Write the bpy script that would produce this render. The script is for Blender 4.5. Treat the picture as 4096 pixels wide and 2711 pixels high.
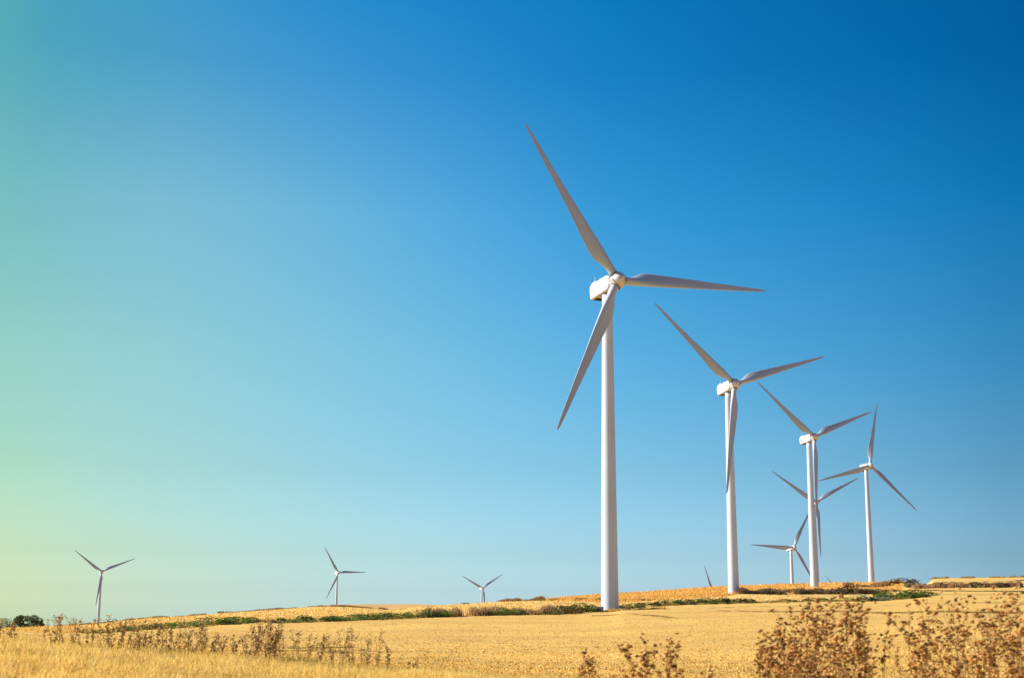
import bpy, math, random
import numpy as np
from mathutils import Matrix, Vector

for _o in list(bpy.data.objects):
    bpy.data.objects.remove(_o)
sc = bpy.context.scene
COL = sc.collection
R = math.radians

# ------------------------------------------------------------------ camera
F_PX, PITCH, ROLL = 5291.72, R(11.751), R(0.3546)      # focal length in px of a 4096 px wide frame
CX, CY = 2048.0, 1355.5
fwd = Vector((0, math.cos(PITCH), math.sin(PITCH)))
upv = Vector((0, -math.sin(PITCH), math.cos(PITCH)))
rgt = Vector((1, 0, 0))
cr, sr = math.cos(ROLL), math.sin(ROLL)
rgt2 = rgt * cr + upv * sr
upv2 = upv * cr - rgt * sr
cam_d = bpy.data.cameras.new('camera')
cam = bpy.data.objects.new('camera', cam_d)
COL.objects.link(cam)
cam.matrix_world = Matrix(((rgt2.x, upv2.x, -fwd.x, 0), (rgt2.y, upv2.y, -fwd.y, 0),
                           (rgt2.z, upv2.z, -fwd.z, 0), (0, 0, 0, 1)))
cam_d.sensor_width = 36
cam_d.lens = F_PX / 4096 * 36
cam_d.clip_start = 0.1
cam_d.clip_end = 40000
cam_d.dof.use_dof = True
cam_d.dof.focus_distance = 300
cam_d.dof.aperture_fstop = 4.0
sc.camera = cam

# ------------------------------------------------------------------ light, sky, exposure
SUN_AZ, SUN_EL = -84.0, 34.0                            # degrees from +Y, negative is to the left
sun_d = bpy.data.lights.new('sun', 'SUN')
sun_d.energy = 5.0
sun_d.angle = R(0.5)
sun_d.color = (1.0, 0.93, 0.82)
sun = bpy.data.objects.new('sun', sun_d)
COL.objects.link(sun)
sdir = Vector((math.sin(R(SUN_AZ)) * math.cos(R(SUN_EL)), math.cos(R(SUN_AZ)) * math.cos(R(SUN_EL)), math.sin(R(SUN_EL))))
sun.rotation_euler = (-sdir).to_track_quat('-Z', 'Y').to_euler()
sc.view_settings.view_transform = 'Standard'
sc.view_settings.look = 'None'
sc.view_settings.exposure = 0.75
sc.view_settings.gamma = 1.0
sc.cycles.max_bounces = 6
sc.cycles.use_denoising = True

# colour of the air in each direction of the sky, as a factor on the Nishita sky
SKY_AZ = [-75, -27, -23, -20.5, -18, -15, -12, -8, -4, 0, 4, 8, 12, 15, 18, 20.5, 23, 27, 75]
SKY_EL = [0, 1, 2.5, 6, 11, 17, 23, 29, 50]
SKY_TAB = [
  [(0.30,0.49,0.84), (1.36,1.79,1.49), (1.48,1.91,1.57), (1.55,1.99,1.64), (1.57,2.07,1.93), (1.60,2.13,2.23), (1.61,2.18,2.46), (1.61,2.26,2.75), (1.59,2.26,2.95), (1.58,2.28,3.10), (1.55,2.27,3.15), (1.50,2.21,3.12), (1.38,2.05,2.94), (1.23,1.90,2.73), (1.09,1.73,2.49), (0.92,1.51,2.21), (0.89,1.46,2.14), (0.86,1.41,2.06), (0.30,0.49,0.84)],
  [(0.30,0.49,0.84), (1.07,1.36,1.13), (1.15,1.43,1.18), (1.21,1.51,1.25), (1.21,1.54,1.44), (1.21,1.58,1.65), (1.21,1.62,1.82), (1.21,1.66,2.03), (1.19,1.67,2.18), (1.17,1.67,2.29), (1.13,1.63,2.30), (1.08,1.57,2.27), (1.00,1.48,2.16), (0.90,1.37,2.02), (0.78,1.23,1.82), (0.66,1.07,1.61), (0.63,1.03,1.55), (0.62,1.02,1.53), (0.30,0.49,0.84)],
  [(0.30,0.49,0.84), (0.94,1.13,0.87), (1.01,1.20,0.91), (1.05,1.24,0.97), (1.04,1.27,1.10), (1.03,1.30,1.23), (1.02,1.33,1.36), (1.01,1.35,1.50), (0.99,1.36,1.62), (0.95,1.34,1.68), (0.91,1.30,1.70), (0.86,1.25,1.66), (0.79,1.16,1.58), (0.70,1.06,1.48), (0.60,0.95,1.34), (0.50,0.82,1.19), (0.47,0.79,1.15), (0.46,0.77,1.12), (0.30,0.49,0.84)],
  [(0.30,0.49,0.84), (0.84,1.09,0.74), (0.92,1.16,0.78), (0.96,1.20,0.82), (0.98,1.22,0.92), (0.97,1.23,1.02), (0.95,1.25,1.10), (0.90,1.25,1.22), (0.83,1.24,1.30), (0.77,1.21,1.34), (0.70,1.16,1.33), (0.64,1.09,1.29), (0.56,1.01,1.21), (0.49,0.91,1.13), (0.41,0.80,1.03), (0.34,0.70,0.92), (0.31,0.66,0.87), (0.29,0.64,0.85), (0.30,0.49,0.84)],
  [(0.30,0.49,0.84), (0.82,1.19,0.75), (0.90,1.26,0.79), (0.95,1.31,0.85), (0.98,1.34,0.95), (1.00,1.38,1.04), (0.95,1.39,1.12), (0.86,1.38,1.23), (0.74,1.34,1.30), (0.61,1.27,1.35), (0.48,1.18,1.36), (0.40,1.09,1.31), (0.33,0.99,1.23), (0.28,0.90,1.15), (0.22,0.80,1.05), (0.17,0.70,0.94), (0.14,0.64,0.88), (0.12,0.62,0.87), (0.30,0.49,0.84)],
  [(0.30,0.49,0.84), (0.64,1.24,0.78), (0.72,1.34,0.83), (0.76,1.34,0.93), (0.84,1.39,1.05), (0.91,1.44,1.16), (0.85,1.45,1.25), (0.71,1.42,1.36), (0.53,1.34,1.43), (0.37,1.23,1.45), (0.23,1.12,1.43), (0.16,1.04,1.37), (0.12,0.95,1.29), (0.09,0.86,1.22), (0.06,0.77,1.12), (0.04,0.68,1.01), (0.02,0.62,0.94), (0.01,0.59,0.92), (0.30,0.49,0.84)],
  [(0.30,0.49,0.84), (0.40,1.14,0.80), (0.47,1.25,0.85), (0.38,1.17,0.97), (0.38,1.16,1.07), (0.39,1.17,1.18), (0.34,1.15,1.28), (0.27,1.12,1.37), (0.19,1.06,1.39), (0.12,0.99,1.37), (0.06,0.91,1.32), (0.04,0.83,1.24), (0.03,0.73,1.13), (0.02,0.67,1.07), (0.01,0.61,1.00), (0.01,0.55,0.93), (0.01,0.49,0.86), (0.01,0.46,0.83), (0.30,0.49,0.84)],
  [(0.30,0.49,0.84), (0.46,1.30,0.89), (0.48,1.36,0.94), (0.31,1.22,1.08), (0.25,1.17,1.16), (0.18,1.12,1.25), (0.10,1.06,1.35), (0.02,0.99,1.42), (0.01,0.94,1.39), (0.01,0.89,1.35), (0.01,0.84,1.30), (0.01,0.76,1.21), (0.01,0.67,1.10), (0.01,0.64,1.07), (0.01,0.62,1.04), (0.01,0.58,1.00), (0.01,0.53,0.95), (0.01,0.53,0.95), (0.30,0.49,0.84)],
  [(0.30,0.49,0.84), (0.30,0.49,0.84), (0.30,0.49,0.84), (0.30,0.49,0.84), (0.30,0.49,0.84), (0.30,0.49,0.84), (0.30,0.49,0.84), (0.30,0.49,0.84), (0.30,0.49,0.84), (0.30,0.49,0.84), (0.30,0.49,0.84), (0.30,0.49,0.84), (0.30,0.49,0.84), (0.30,0.49,0.84), (0.30,0.49,0.84), (0.30,0.49,0.84), (0.30,0.49,0.84), (0.30,0.49,0.84), (0.30,0.49,0.84)]]

def build_world():
    w = bpy.data.worlds.new('World')
    sc.world = w
    w.use_nodes = True
    nt = w.node_tree
    N, L = nt.nodes, nt.links
    bg = N['Background']
    sky = N.new('ShaderNodeTexSky')
    sky.sky_type = 'NISHITA'
    sky.sun_disc = False
    sky.sun_elevation = R(SUN_EL)
    sky.sun_rotation = R(SUN_AZ)
    sky.air_density, sky.dust_density, sky.ozone_density = 1, 1, 3
    tc = N.new('ShaderNodeTexCoord')
    sp = N.new('ShaderNodeSeparateXYZ')
    L.new(tc.outputs['Generated'], sp.inputs[0])
    def m(op, a, b=None):
        n = N.new('ShaderNodeMath'); n.operation = op
        for i, v in enumerate((a, b)):
            if v is None: continue
            if isinstance(v, (int, float)): n.inputs[i].default_value = v
            else: L.new(v, n.inputs[i])
        return n.outputs[0]
    az = m('ARCTAN2', sp.outputs[0], sp.outputs[1])
    el = m('ARCSINE', sp.outputs[2])
    azf = N.new('ShaderNodeMapRange')
    azf.inputs['From Min'].default_value = R(SKY_AZ[0]); azf.inputs['From Max'].default_value = R(SKY_AZ[-1])
    L.new(az, azf.inputs['Value'])
    prev = None
    for k, e in enumerate(SKY_EL):
        cr_ = N.new('ShaderNodeValToRGB')
        els = cr_.color_ramp.elements
        pos = [(a - SKY_AZ[0]) / (SKY_AZ[-1] - SKY_AZ[0]) for a in SKY_AZ]
        while len(els) < len(pos): els.new(0.5)
        for i, p in enumerate(pos): els[i].position = p
        for i in range(len(pos)):
            c = SKY_TAB[k][i]
            els[i].color = (c[0] / 4, c[1] / 4, c[2] / 4, 1)
        L.new(azf.outputs[0], cr_.inputs[0])
        if prev is None:
            prev = cr_.outputs[0]
        else:
            mr = N.new('ShaderNodeMapRange')
            mr.inputs['From Min'].default_value = R(SKY_EL[k - 1]); mr.inputs['From Max'].default_value = R(e)
            L.new(el, mr.inputs['Value'])
            mx = N.new('ShaderNodeMix'); mx.data_type = 'RGBA'
            L.new(mr.outputs[0], mx.inputs[0]); L.new(prev, mx.inputs[6]); L.new(cr_.outputs[0], mx.inputs[7])
            prev = mx.outputs[2]
    mul = N.new('ShaderNodeVectorMath'); mul.operation = 'MULTIPLY'
    L.new(sky.outputs[0], mul.inputs[0]); L.new(prev, mul.inputs[1])
    s4 = N.new('ShaderNodeVectorMath'); s4.operation = 'SCALE'; s4.inputs[3].default_value = 4
    L.new(mul.outputs[0], s4.inputs[0])
    L.new(s4.outputs[0], bg.inputs[0])
    bg.inputs[1].default_value = 0.07
build_world()

# ------------------------------------------------------------------ helpers
def tag(o, label=None, cat=None, group=None, kind=None):
    if label: o['label'] = label
    if cat: o['category'] = cat
    if group: o['group'] = group
    if kind: o['kind'] = kind
    return o

def link_mesh(name, verts, faces, mats=None, parent=None, col=None, smooth=False, midx=None):
    me = bpy.data.meshes.new(name)
    verts = np.asarray(verts, dtype=np.float32)
    if isinstance(faces, np.ndarray) and faces.ndim == 2:
        nf, k = faces.shape
        me.vertices.add(len(verts)); me.vertices.foreach_set('co', verts.ravel())
        me.loops.add(nf * k); me.loops.foreach_set('vertex_index', faces.astype(np.int32).ravel())
        me.polygons.add(nf)
        me.polygons.foreach_set('loop_start', np.arange(0, nf * k, k, dtype=np.int32))
        me.polygons.foreach_set('loop_total', np.full(nf, k, dtype=np.int32))
        me.update(calc_edges=True)
    else:
        me.from_pydata([tuple(map(float, v)) for v in verts], [], [tuple(map(int, f)) for f in faces])
    if midx is not None: me.polygons.foreach_set('material_index', np.asarray(midx, dtype=np.int32))
    if smooth: me.polygons.foreach_set('use_smooth', np.ones(len(me.polygons), dtype=bool))
    if col is not None:
        a = me.color_attributes.new('tint', 'FLOAT_COLOR', 'POINT')
        c4 = np.ones((len(verts), 4), dtype=np.float32); c4[:, :3] = col
        a.data.foreach_set('color', c4.ravel())
    for m in (mats if isinstance(mats, (list, tuple)) else [mats]):
        if m: me.materials.append(m)
    me.update()
    o = bpy.data.objects.new(name, me)
    COL.objects.link(o)
    if parent: o.parent = parent
    return o

def empty(name, loc=(0, 0, 0), rz=0):
    o = bpy.data.objects.new(name, None)
    o.empty_display_size = 0.5
    COL.objects.link(o); o.location = loc; o.rotation_euler = (0, 0, rz)
    return o

class MB:
    def __init__(s): s.v = []; s.f = []
    def add(s, v, f):
        n = len(s.v); s.v += [tuple(p) for p in v]; s.f += [tuple(i + n for i in q) for q in f]
    def rings(s, rings, cap0=True, cap1=True):
        k = len(rings[0]); v = [p for r in rings for p in r]; f = []
        for i in range(len(rings) - 1):
            for j in range(k):
                f.append((i * k + j, i * k + (j + 1) % k, (i + 1) * k + (j + 1) % k, (i + 1) * k + j))
        if cap0: f.append(tuple(reversed(range(k))))
        if cap1: f.append(tuple((len(rings) - 1) * k + j for j in range(k)))
        s.add(v, f)
    def tube(s, pts, r, k=6):
        pts = [Vector(p) for p in pts]; rs = r if isinstance(r, (list, tuple)) else [r] * len(pts)
        rings = []
        for i, p in enumerate(pts):
            d = (pts[min(i + 1, len(pts) - 1)] - pts[max(i - 1, 0)]).normalized()
            a = d.orthogonal().normalized() if abs(d.z) > .9 else d.cross(Vector((0, 0, 1))).normalized()
            b = d.cross(a)
            rings.append([p + (a * math.cos(2 * math.pi * j / k) + b * math.sin(2 * math.pi * j / k)) * rs[i] for j in range(k)])
        s.rings(rings)
    def box(s, lo, hi):
        x0, y0, z0 = lo; x1, y1, z1 = hi
        s.add([(x0, y0, z0), (x1, y0, z0), (x1, y1, z0), (x0, y1, z0), (x0, y0, z1), (x1, y0, z1), (x1, y1, z1), (x0, y1, z1)],
              [(0, 3, 2, 1), (4, 5, 6, 7), (0, 1, 5, 4), (1, 2, 6, 5), (2, 3, 7, 6), (3, 0, 4, 7)])
    def build(s, name, mat, parent=None, smooth=False):
        o = link_mesh(name, s.v, s.f, mat, parent)
        if smooth:
            for p in o.data.polygons: p.use_smooth = len(p.vertices) < 5
        return o

# ------------------------------------------------------------------ materials
def new_mat(name, rough=0.6, spec=0.5):
    m = bpy.data.materials.new(name); m.use_nodes = True
    b = m.node_tree.nodes['Principled BSDF']
    b.inputs['Roughness'].default_value = rough
    b.inputs['Specular IOR Level'].default_value = spec
    return m, m.node_tree, b

def noise_mix(nt, b, c0, c1, scale, detail=4, lo=.4, hi=.6, stretch=None, coord='Object', bump=0, bscale=None, prev=None, fac=1.0):
    N, L = nt.nodes, nt.links
    tc = N.new('ShaderNodeTexCoord'); mp = N.new('ShaderNodeMapping')
    if stretch: mp.inputs['Scale'].default_value = stretch
    L.new(tc.outputs[coord], mp.inputs[0])
    n = N.new('ShaderNodeTexNoise'); n.inputs['Scale'].default_value = scale; n.inputs['Detail'].default_value = detail
    L.new(mp.outputs[0], n.inputs['Vector'])
    mr = N.new('ShaderNodeMapRange'); mr.inputs['From Min'].default_value = lo; mr.inputs['From Max'].default_value = hi
    mr.inputs['To Max'].default_value = fac
    L.new(n.outputs[0], mr.inputs['Value'])
    mx = N.new('ShaderNodeMix'); mx.data_type = 'RGBA'
    L.new(mr.outputs[0], mx.inputs[0])
    if prev is not None: L.new(prev, mx.inputs[6])
    else: mx.inputs[6].default_value = (*c0, 1)
    mx.inputs[7].default_value = (*c1, 1)
    L.new(mx.outputs[2], b.inputs['Base Color'])
    if bump:
        bp = N.new('ShaderNodeBump'); bp.inputs['Strength'].default_value = bump; bp.inputs['Distance'].default_value = bscale or .1
        L.new(n.outputs[0], bp.inputs['Height']); L.new(bp.outputs[0], b.inputs['Normal'])
    return mx.outputs[2]

def paint_mat():
    m, nt, b = new_mat('turbine_paint', .38, .5)
    p = noise_mix(nt, b, (.55, .62, .72), (.52, .58, .66), .35, 5, .45, .65, stretch=(1, 1, .25))
    noise_mix(nt, b, None, (.46, .46, .46), 2.5, 6, .62, .8, stretch=(1, 1, .15), prev=p, fac=.5)
    return m
def blade_mat():
    m, nt, b = new_mat('blade_gelcoat', .5, .5)
    p = noise_mix(nt, b, (.41, .475, .55), (.38, .43, .50), .5, 5, .4, .7, stretch=(1, 1, .2))
    noise_mix(nt, b, None, (.34, .33, .33), 3.0, 6, .6, .85, stretch=(1, 1, .12), prev=p, fac=.5)
    return m
def spinner_mat():
    # white shell with brown oil stains round the nose
    m, nt, b = new_mat('spinner_paint', .4, .5)
    N, L = nt.nodes, nt.links
    p = noise_mix(nt, b, (.60, .62, .65), (.54, .53, .50), 1.2, 5, .45, .7)
    tc = N.new('ShaderNodeTexCoord'); sp = N.new('ShaderNodeSeparateXYZ'); L.new(tc.outputs['Object'], sp.inputs[0])
    mr = N.new('ShaderNodeMapRange'); mr.inputs['From Min'].default_value = -1.0; mr.inputs['From Max'].default_value = -2.1
    L.new(sp.outputs[1], mr.inputs['Value'])
    n = N.new('ShaderNodeTexNoise'); n.inputs['Scale'].default_value = 2.6; n.inputs['Detail'].default_value = 6
    mr2 = N.new('ShaderNodeMapRange'); mr2.inputs['From Min'].default_value = .42; mr2.inputs['From Max'].default_value = .62
    L.new(n.outputs[0], mr2.inputs['Value'])
    mu = N.new('ShaderNodeMath'); mu.operation = 'MULTIPLY'; L.new(mr.outputs[0], mu.inputs[0]); L.new(mr2.outputs[0], mu.inputs[1])
    mx = N.new('ShaderNodeMix'); mx.data_type = 'RGBA'; L.new(mu.outputs[0], mx.inputs[0]); L.new(p, mx.inputs[6])
    mx.inputs[7].default_value = (.30, .17, .08, 1); L.new(mx.outputs[2], b.inputs['Base Color'])
    return m
def nacelle_mat():
    m, nt, b = new_mat('nacelle_paint', .4, .5)
    N, L = nt.nodes, nt.links
    p = noise_mix(nt, b, (.62, .65, .70), (.57, .58, .60), .8, 5, .5, .75)
    # oil stains on the underside panels
    tc = N.new('ShaderNodeTexCoord'); sp = N.new('ShaderNodeSeparateXYZ'); L.new(tc.outputs['Object'], sp.inputs[0])
    mr = N.new('ShaderNodeMapRange'); mr.inputs['From Min'].default_value = -1.45; mr.inputs['From Max'].default_value = -1.7
    L.new(sp.outputs[2], mr.inputs['Value'])
    n = N.new('ShaderNodeTexNoise'); n.inputs['Scale'].default_value = 1.3; n.inputs['Detail'].default_value = 6
    mr2 = N.new('ShaderNodeMapRange'); mr2.inputs['From Min'].default_value = .35; mr2.inputs['From Max'].default_value = .6
    L.new(n.outputs[0], mr2.inputs['Value'])
    mu = N.new('ShaderNodeMath'); mu.operation = 'MULTIPLY'; L.new(mr.outputs[0], mu.inputs[0]); L.new(mr2.outputs[0], mu.inputs[1])
    mx = N.new('ShaderNodeMix'); mx.data_type = 'RGBA'; L.new(mu.outputs[0], mx.inputs[0]); L.new(p, mx.inputs[6])
    mx.inputs[7].default_value = (.30, .16, .07, 1); L.new(mx.outputs[2], b.inputs['Base Color'])
    return m
def flat_mat(name, c, rough=.7, c1=None, scale=4):
    m, nt, b = new_mat(name, rough, .3)
    noise_mix(nt, b, c, c1 or tuple(x * .8 for x in c), scale, 4, .35, .65)
    return m
def tint_mat(name, rough=.8, trans=0.0, spec=.2):
    # colour of each leaf or blade comes from its own tint
    m, nt, b = new_mat(name, rough, spec)
    N, L = nt.nodes, nt.links
    a = N.new('ShaderNodeAttribute'); a.attribute_name = 'tint'
    L.new(a.outputs['Color'], b.inputs['Base Color'])
    if trans:
        t = N.new('ShaderNodeBsdfTranslucent'); L.new(a.outputs['Color'], t.inputs[0])
        mx = N.new('ShaderNodeMixShader'); mx.inputs[0].default_value = trans
        L.new(b.outputs[0], mx.inputs[1]); L.new(t.outputs[0], mx.inputs[2])
        L.new(mx.outputs[0], N['Material Output'].inputs[0])
    return m
def ground_mat(name, ca, cb, cc, fine=(6, 1.2), rows=(.02, .35, 1), bump=.6):
    # ca main colour, cb darker straw / soil, cc patches
    m, nt, b = new_mat(name, .95, .1)
    N, L = nt.nodes, nt.links
    p = noise_mix(nt, b, ca, cc, .035, 4, .42, .62, stretch=(.35, 1, 1), fac=.8)
    p = noise_mix(nt, b, None, cb, .5, 6, .5, .66, stretch=(rows[0] * 8, rows[1] * 3, 1), prev=p, fac=.55)
    p = noise_mix(nt, b, None, cb, fine[0], 5, .52, .72, stretch=(.3, 1, 1), prev=p, fac=.7, bump=bump, bscale=.12)
    return m

M = dict(paint=paint_mat(), blade=blade_mat(), spinner=spinner_mat(), nacelle=nacelle_mat(),
         dark=flat_mat('dark_opening', (.015, .014, .014), .9), collar=flat_mat('grey_collar', (.12, .11, .11), .6),
         steel=flat_mat('galvanised_steel', (.38, .39, .40), .5), concrete=flat_mat('pale_concrete', (.5, .49, .46), .9),
         print=flat_mat('faint_grey_print', (.42, .43, .45), .6),
         leaf=tint_mat('shrub_leaves', .75, .2), straw=tint_mat('dry_straw', .85, .4), weed=tint_mat('dried_weed', .85, .15),
         bark=flat_mat('bark', (.10, .07, .045), .9))
M['stubble'] = ground_mat('stubble_field', (.67, .425, .115), (.40, .235, .065), (.55, .345, .095))
M['verge'] = ground_mat('verge_soil', (.68, .48, .13), (.52, .34, .09), (.72, .52, .16))
M['field2'] = ground_mat('mown_field', (.76, .52, .19), (.58, .37, .11), (.72, .48, .16))
M['orange'] = ground_mat('ripe_field', (.72, .43, .11), (.54, .30, .07), (.76, .48, .14), fine=(3, 1))
M['far'] = ground_mat('far_hill_soil', (.52, .31, .11), (.42, .24, .08), (.56, .35, .13))

# ------------------------------------------------------------------ terrain
fv, rv, uv = (np.array(tuple(v)) for v in (fwd, rgt2, upv2))
def ray(px, py):
    d = fv[None] + np.outer((np.atleast_1d(px) - CX) / F_PX, rv) - np.outer((np.atleast_1d(py) - CY) / F_PX, uv)
    az = np.arctan2(d[:, 0], d[:, 1]); sl = d[:, 2] / np.hypot(d[:, 0], d[:, 1])
    return az, sl
def project(P):
    P = np.atleast_2d(P); d = P @ fv
    return CX + F_PX * (P @ rv) / d, CY - F_PX * (P @ uv) / d
def curve(pts):
    a = np.array(pts, float)
    return lambda x: np.interp(x, a[:, 0], a[:, 1])

HEDGE_Y = curve([(0, 2524), (350, 2532), (700, 2512), (1000, 2496), (1186, 2492), (1371, 2482), (1576, 2473), (1766, 2467), (1975, 2463),
                 (2300, 2458), (2400, 2450), (2445, 2445), (2487, 2432), (2627, 2424), (2836, 2417), (3012, 2411), (3139, 2408), (3278, 2404), (3500, 2402), (3648, 2394), (3703, 2388), (4096, 2383)])
HEDGE_D = curve([(0, 140), (350, 150), (700, 165), (1400, 215), (2000, 255), (2440, 285), (2487, 300), (3100, 360), (3700, 430), (4096, 430)])
MID_Y = curve([(0, 2516), (143, 2508), (312, 2500), (388, 2495), (590, 2471), (789, 2460), (928, 2448), (1100, 2437), (1148, 2433), (1279, 2425), (1395, 2427),
               (1487, 2434), (1548, 2439), (1600, 2433), (1650, 2428), (1789, 2418), (1905, 2411), (2000, 2405), (2162, 2401), (2279, 2402), (2404, 2407), (2487, 2409), (2557, 2404),
               (2697, 2395), (2910, 2386), (2960, 2378), (3200, 2376), (3510, 2375), (3600, 2362), (3666, 2353), (4096, 2354)])
MID_D = curve([(0, 300), (388, 320), (1150, 380), (2487, 380), (2936, 450), (3510, 540), (3666, 600), (4096, 600)])
FAR_Y = curve([(1150, 2450), (1200, 2432), (1279, 2420.5), (1348, 2417), (1464, 2415), (1604, 2414.5), (1696, 2416), (1789, 2421), (1900, 2424), (2100, 2412), (2170, 2398), (2279, 2386), (2404, 2376),
               (2487, 2372), (2650, 2361), (2859, 2346), (3100, 2336), (3278, 2331), (3486, 2325), (3590, 2320), (3606, 2317), (3620, 2322), (3645, 2337), (3666, 2341),
               (3700, 2342), (3718, 2332), (3742, 2313), (3760, 2311), (4096, 2307)])
FAR_D = curve([(1150, 800), (1850, 800), (2100, 500), (2279, 520), (2900, 640), (3258, 760), (3486, 846), (3601, 860), (3700, 720), (4096, 700)])

TURB = [  # x, y, z of the tower foot, phase, yaw, name
    (21.1, 286.0, .7, -32.7, 27.2), (75.6, 455.8, 7.2, -48.4, 22.2), (144.1, 637.5, 13.3, -52.0, 26.2), (218.8, 814.4, 19.4, 13.6, 18.5),
    (220.2, 966.2, 9.8, -57.7, 15.0), (223.2, 1065.3, -17.9, -88.5, 21.4), (-479.6, 1574.5, -25.0, -53.0, 22.5),
    (-233.0, 1805.8, -17.6, -31.2, 31.7), (-44.0, 2071.9, -31.8, -62.6, 24.9)]

rng = np.random.default_rng(7)
LAT = rng.random((256, 256))
def vnoise(x, y):
    xi = np.floor(x).astype(int); yi = np.floor(y).astype(int); fx = x - xi; fy = y - yi
    fx = fx * fx * (3 - 2 * fx); fy = fy * fy * (3 - 2 * fy)
    g = lambda a, b: LAT[a % 256, b % 256]
    return (g(xi, yi) * (1 - fx) + g(xi + 1, yi) * fx) * (1 - fy) + (g(xi, yi + 1) * (1 - fx) + g(xi + 1, yi + 1) * fx) * fy

# columns of the polar grid: by picture x inside the view, coarse all the way round outside it
xs_in = np.arange(-1340, 5437, 11.0)
az_in, _ = ray(xs_in, np.full_like(xs_in, 2456.0))
az_out_r = np.linspace(az_in[-1], math.pi, 40)[1:]
az_out_l = np.linspace(-math.pi, az_in[0], 40)[1:-1]
AZC = np.concatenate([az_out_l, az_in, az_out_r])
XC = np.concatenate([np.full(len(az_out_l), -1340.0), xs_in, np.full(len(az_out_r), 5436.0)])
XCL = np.clip(XC, 0, 4096)
NCOL = len(AZC)
def zfrom(y, d):
    _, s = ray(XCL, y); return s * d
ones = np.ones(NCOL)
VERGE_Y = curve([(0, 2556), (350, 2580), (850, 2618), (1250, 2648), (1800, 2684), (2400, 2725), (4096, 2830)])
L_d = []; L_z = []
def layer(d, z): L_d.append(d * ones if np.isscalar(d) else d); L_z.append(z * ones if np.isscalar(z) else z)
layer(0.3, -1.5)
layer(4.0, -1.35)
layer(9.0, zfrom(curve([(0, 2700), (1250, 2860), (4096, 2960)])(XCL), 9.0))
layer(16.0, zfrom(VERGE_Y(XCL), 16.0))
layer(24.0, zfrom(VERGE_Y(XCL) + 32, 24.0))
layer(45.0, zfrom(curve([(0, 2548), (600, 2600), (1250, 2640), (2000, 2672), (4096, 2700)])(XCL), 45.0))
layer(100.0, zfrom(curve([(0, 2537), (600, 2546), (1250, 2566), (2048, 2566), (3000, 2556), (4096, 2546)])(XCL), 100.0))
layer(HEDGE_D(XCL), zfrom(HEDGE_Y(XCL), HEDGE_D(XCL)))
layer(MID_D(XCL), zfrom(MID_Y(XCL), MID_D(XCL)))
zm = L_z[-1]
fd = np.where(XCL < 1150, 600.0, FAR_D(XCL)); fz = np.where(XCL < 1150, zm - 9, zfrom(FAR_Y(XCL), fd))
layer(fd, fz)
layer(fd + 150, fz - 7)
layer(1500.0, -22.0)
layer(3000.0, -45.0)
layer(20000.0, -330.0)
NSUB = [3, 6, 26, 14, 24, 44, 60, 28, 40, 12, 14, 8, 8]
rows_d, rows_z, row_layer = [], [], []
for k, n in enumerate(NSUB):
    for i in range(n):
        t = i / n
        d = L_d[k] * (L_d[k + 1] / L_d[k]) ** t if k > 1 else L_d[k] * (1 - t) + L_d[k + 1] * t
        tt = (d - L_d[k]) / (L_d[k + 1] - L_d[k])
        rows_d.append(d); rows_z.append(L_z[k] * (1 - tt) + L_z[k + 1] * tt); row_layer.append(k)
rows_d.append(L_d[-1]); rows_z.append(L_z[-1])
GD = np.array(rows_d); GZ = np.array(rows_z)
GX = GD * np.sin(AZC)[None]; GY = GD * np.cos(AZC)[None]
crest = np.array([any(abs(GD[r] - L_d[k]).max() < 1e-6 for k in (3, 8, 9)) for r in range(len(GD))])
amp = np.clip(GD / 60, .15, 1) * np.where(crest, .35, 1)[:, None]
GZ += amp * ((vnoise(GX * .05 + 40, GY * .05 + 9) - .5) * .28 + (vnoise(GX * .35, GY * .35 + 77) - .5) * .16) * np.clip(1.4 - GD / 1500, 0.2, 1)
GZ += (vnoise(GX * 2.1, GY * 2.1) - .5) * .10 * np.clip(1 - GD / 150, 0, 1)
for (tx, ty, tz, _, _) in TURB:
    w = np.exp(-((GX - tx) ** 2 + (GY - ty) ** 2) / (14.0 if ty < 900 else 60.0) ** 2)
    GZ = GZ * (1 - w) + tz * w
NR = len(GD)
ii, jj = np.meshgrid(np.arange(NR - 1), np.arange(NCOL - 1), indexing='ij')
quad = np.stack([ii * NCOL + jj, ii * NCOL + jj + 1, (ii + 1) * NCOL + jj + 1, (ii + 1) * NCOL + jj], -1).reshape(-1, 4)
quad = quad[:, ::-1]
xm = XC[jj].ravel(); lay = np.array(row_layer)[ii].ravel()
mid = np.zeros(len(quad), int)                      # 0 stubble, 1 verge, 2 mown field, 3 ripe field, 4 far hill
mid[lay <= 3] = 1
mid[lay == 7] = 2
mid[(lay == 8)] = 3
mid[(lay == 8) & (xm < 2000)] = 4
mid[(lay == 7) & (xm > 3600)] = 0
mid[lay >= 9] = 4
mid[(lay == 8) & (xm > 3640)] = 0
gv = np.stack([GX, GY, GZ], -1).reshape(-1, 3)
ground = link_mesh('ground', gv, quad, [M['stubble'], M['verge'], M['field2'], M['orange'], M['far']], smooth=True, midx=mid)
tag(ground, 'golden stubble fields rising gently to low ridges', None, None, 'structure')

def gz(x, y):
    """height of the ground under a point"""
    az = math.atan2(x, y); d = math.hypot(x, y)
    c = np.interp(az, AZC, np.arange(NCOL)); c0 = int(min(max(c, 0), NCOL - 2)); t = c - c0
    za = np.interp(d, GD[:, c0], GZ[:, c0]); zb = np.interp(d, GD[:, c0 + 1], GZ[:, c0 + 1])
    return float(za * (1 - t) + zb * t)
def at(px, d, y=2456):
    az, _ = ray(px, y); az = float(az[0]); x, yy = d * math.sin(az), d * math.cos(az)
    return Vector((x, yy, gz(x, yy)))

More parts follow.
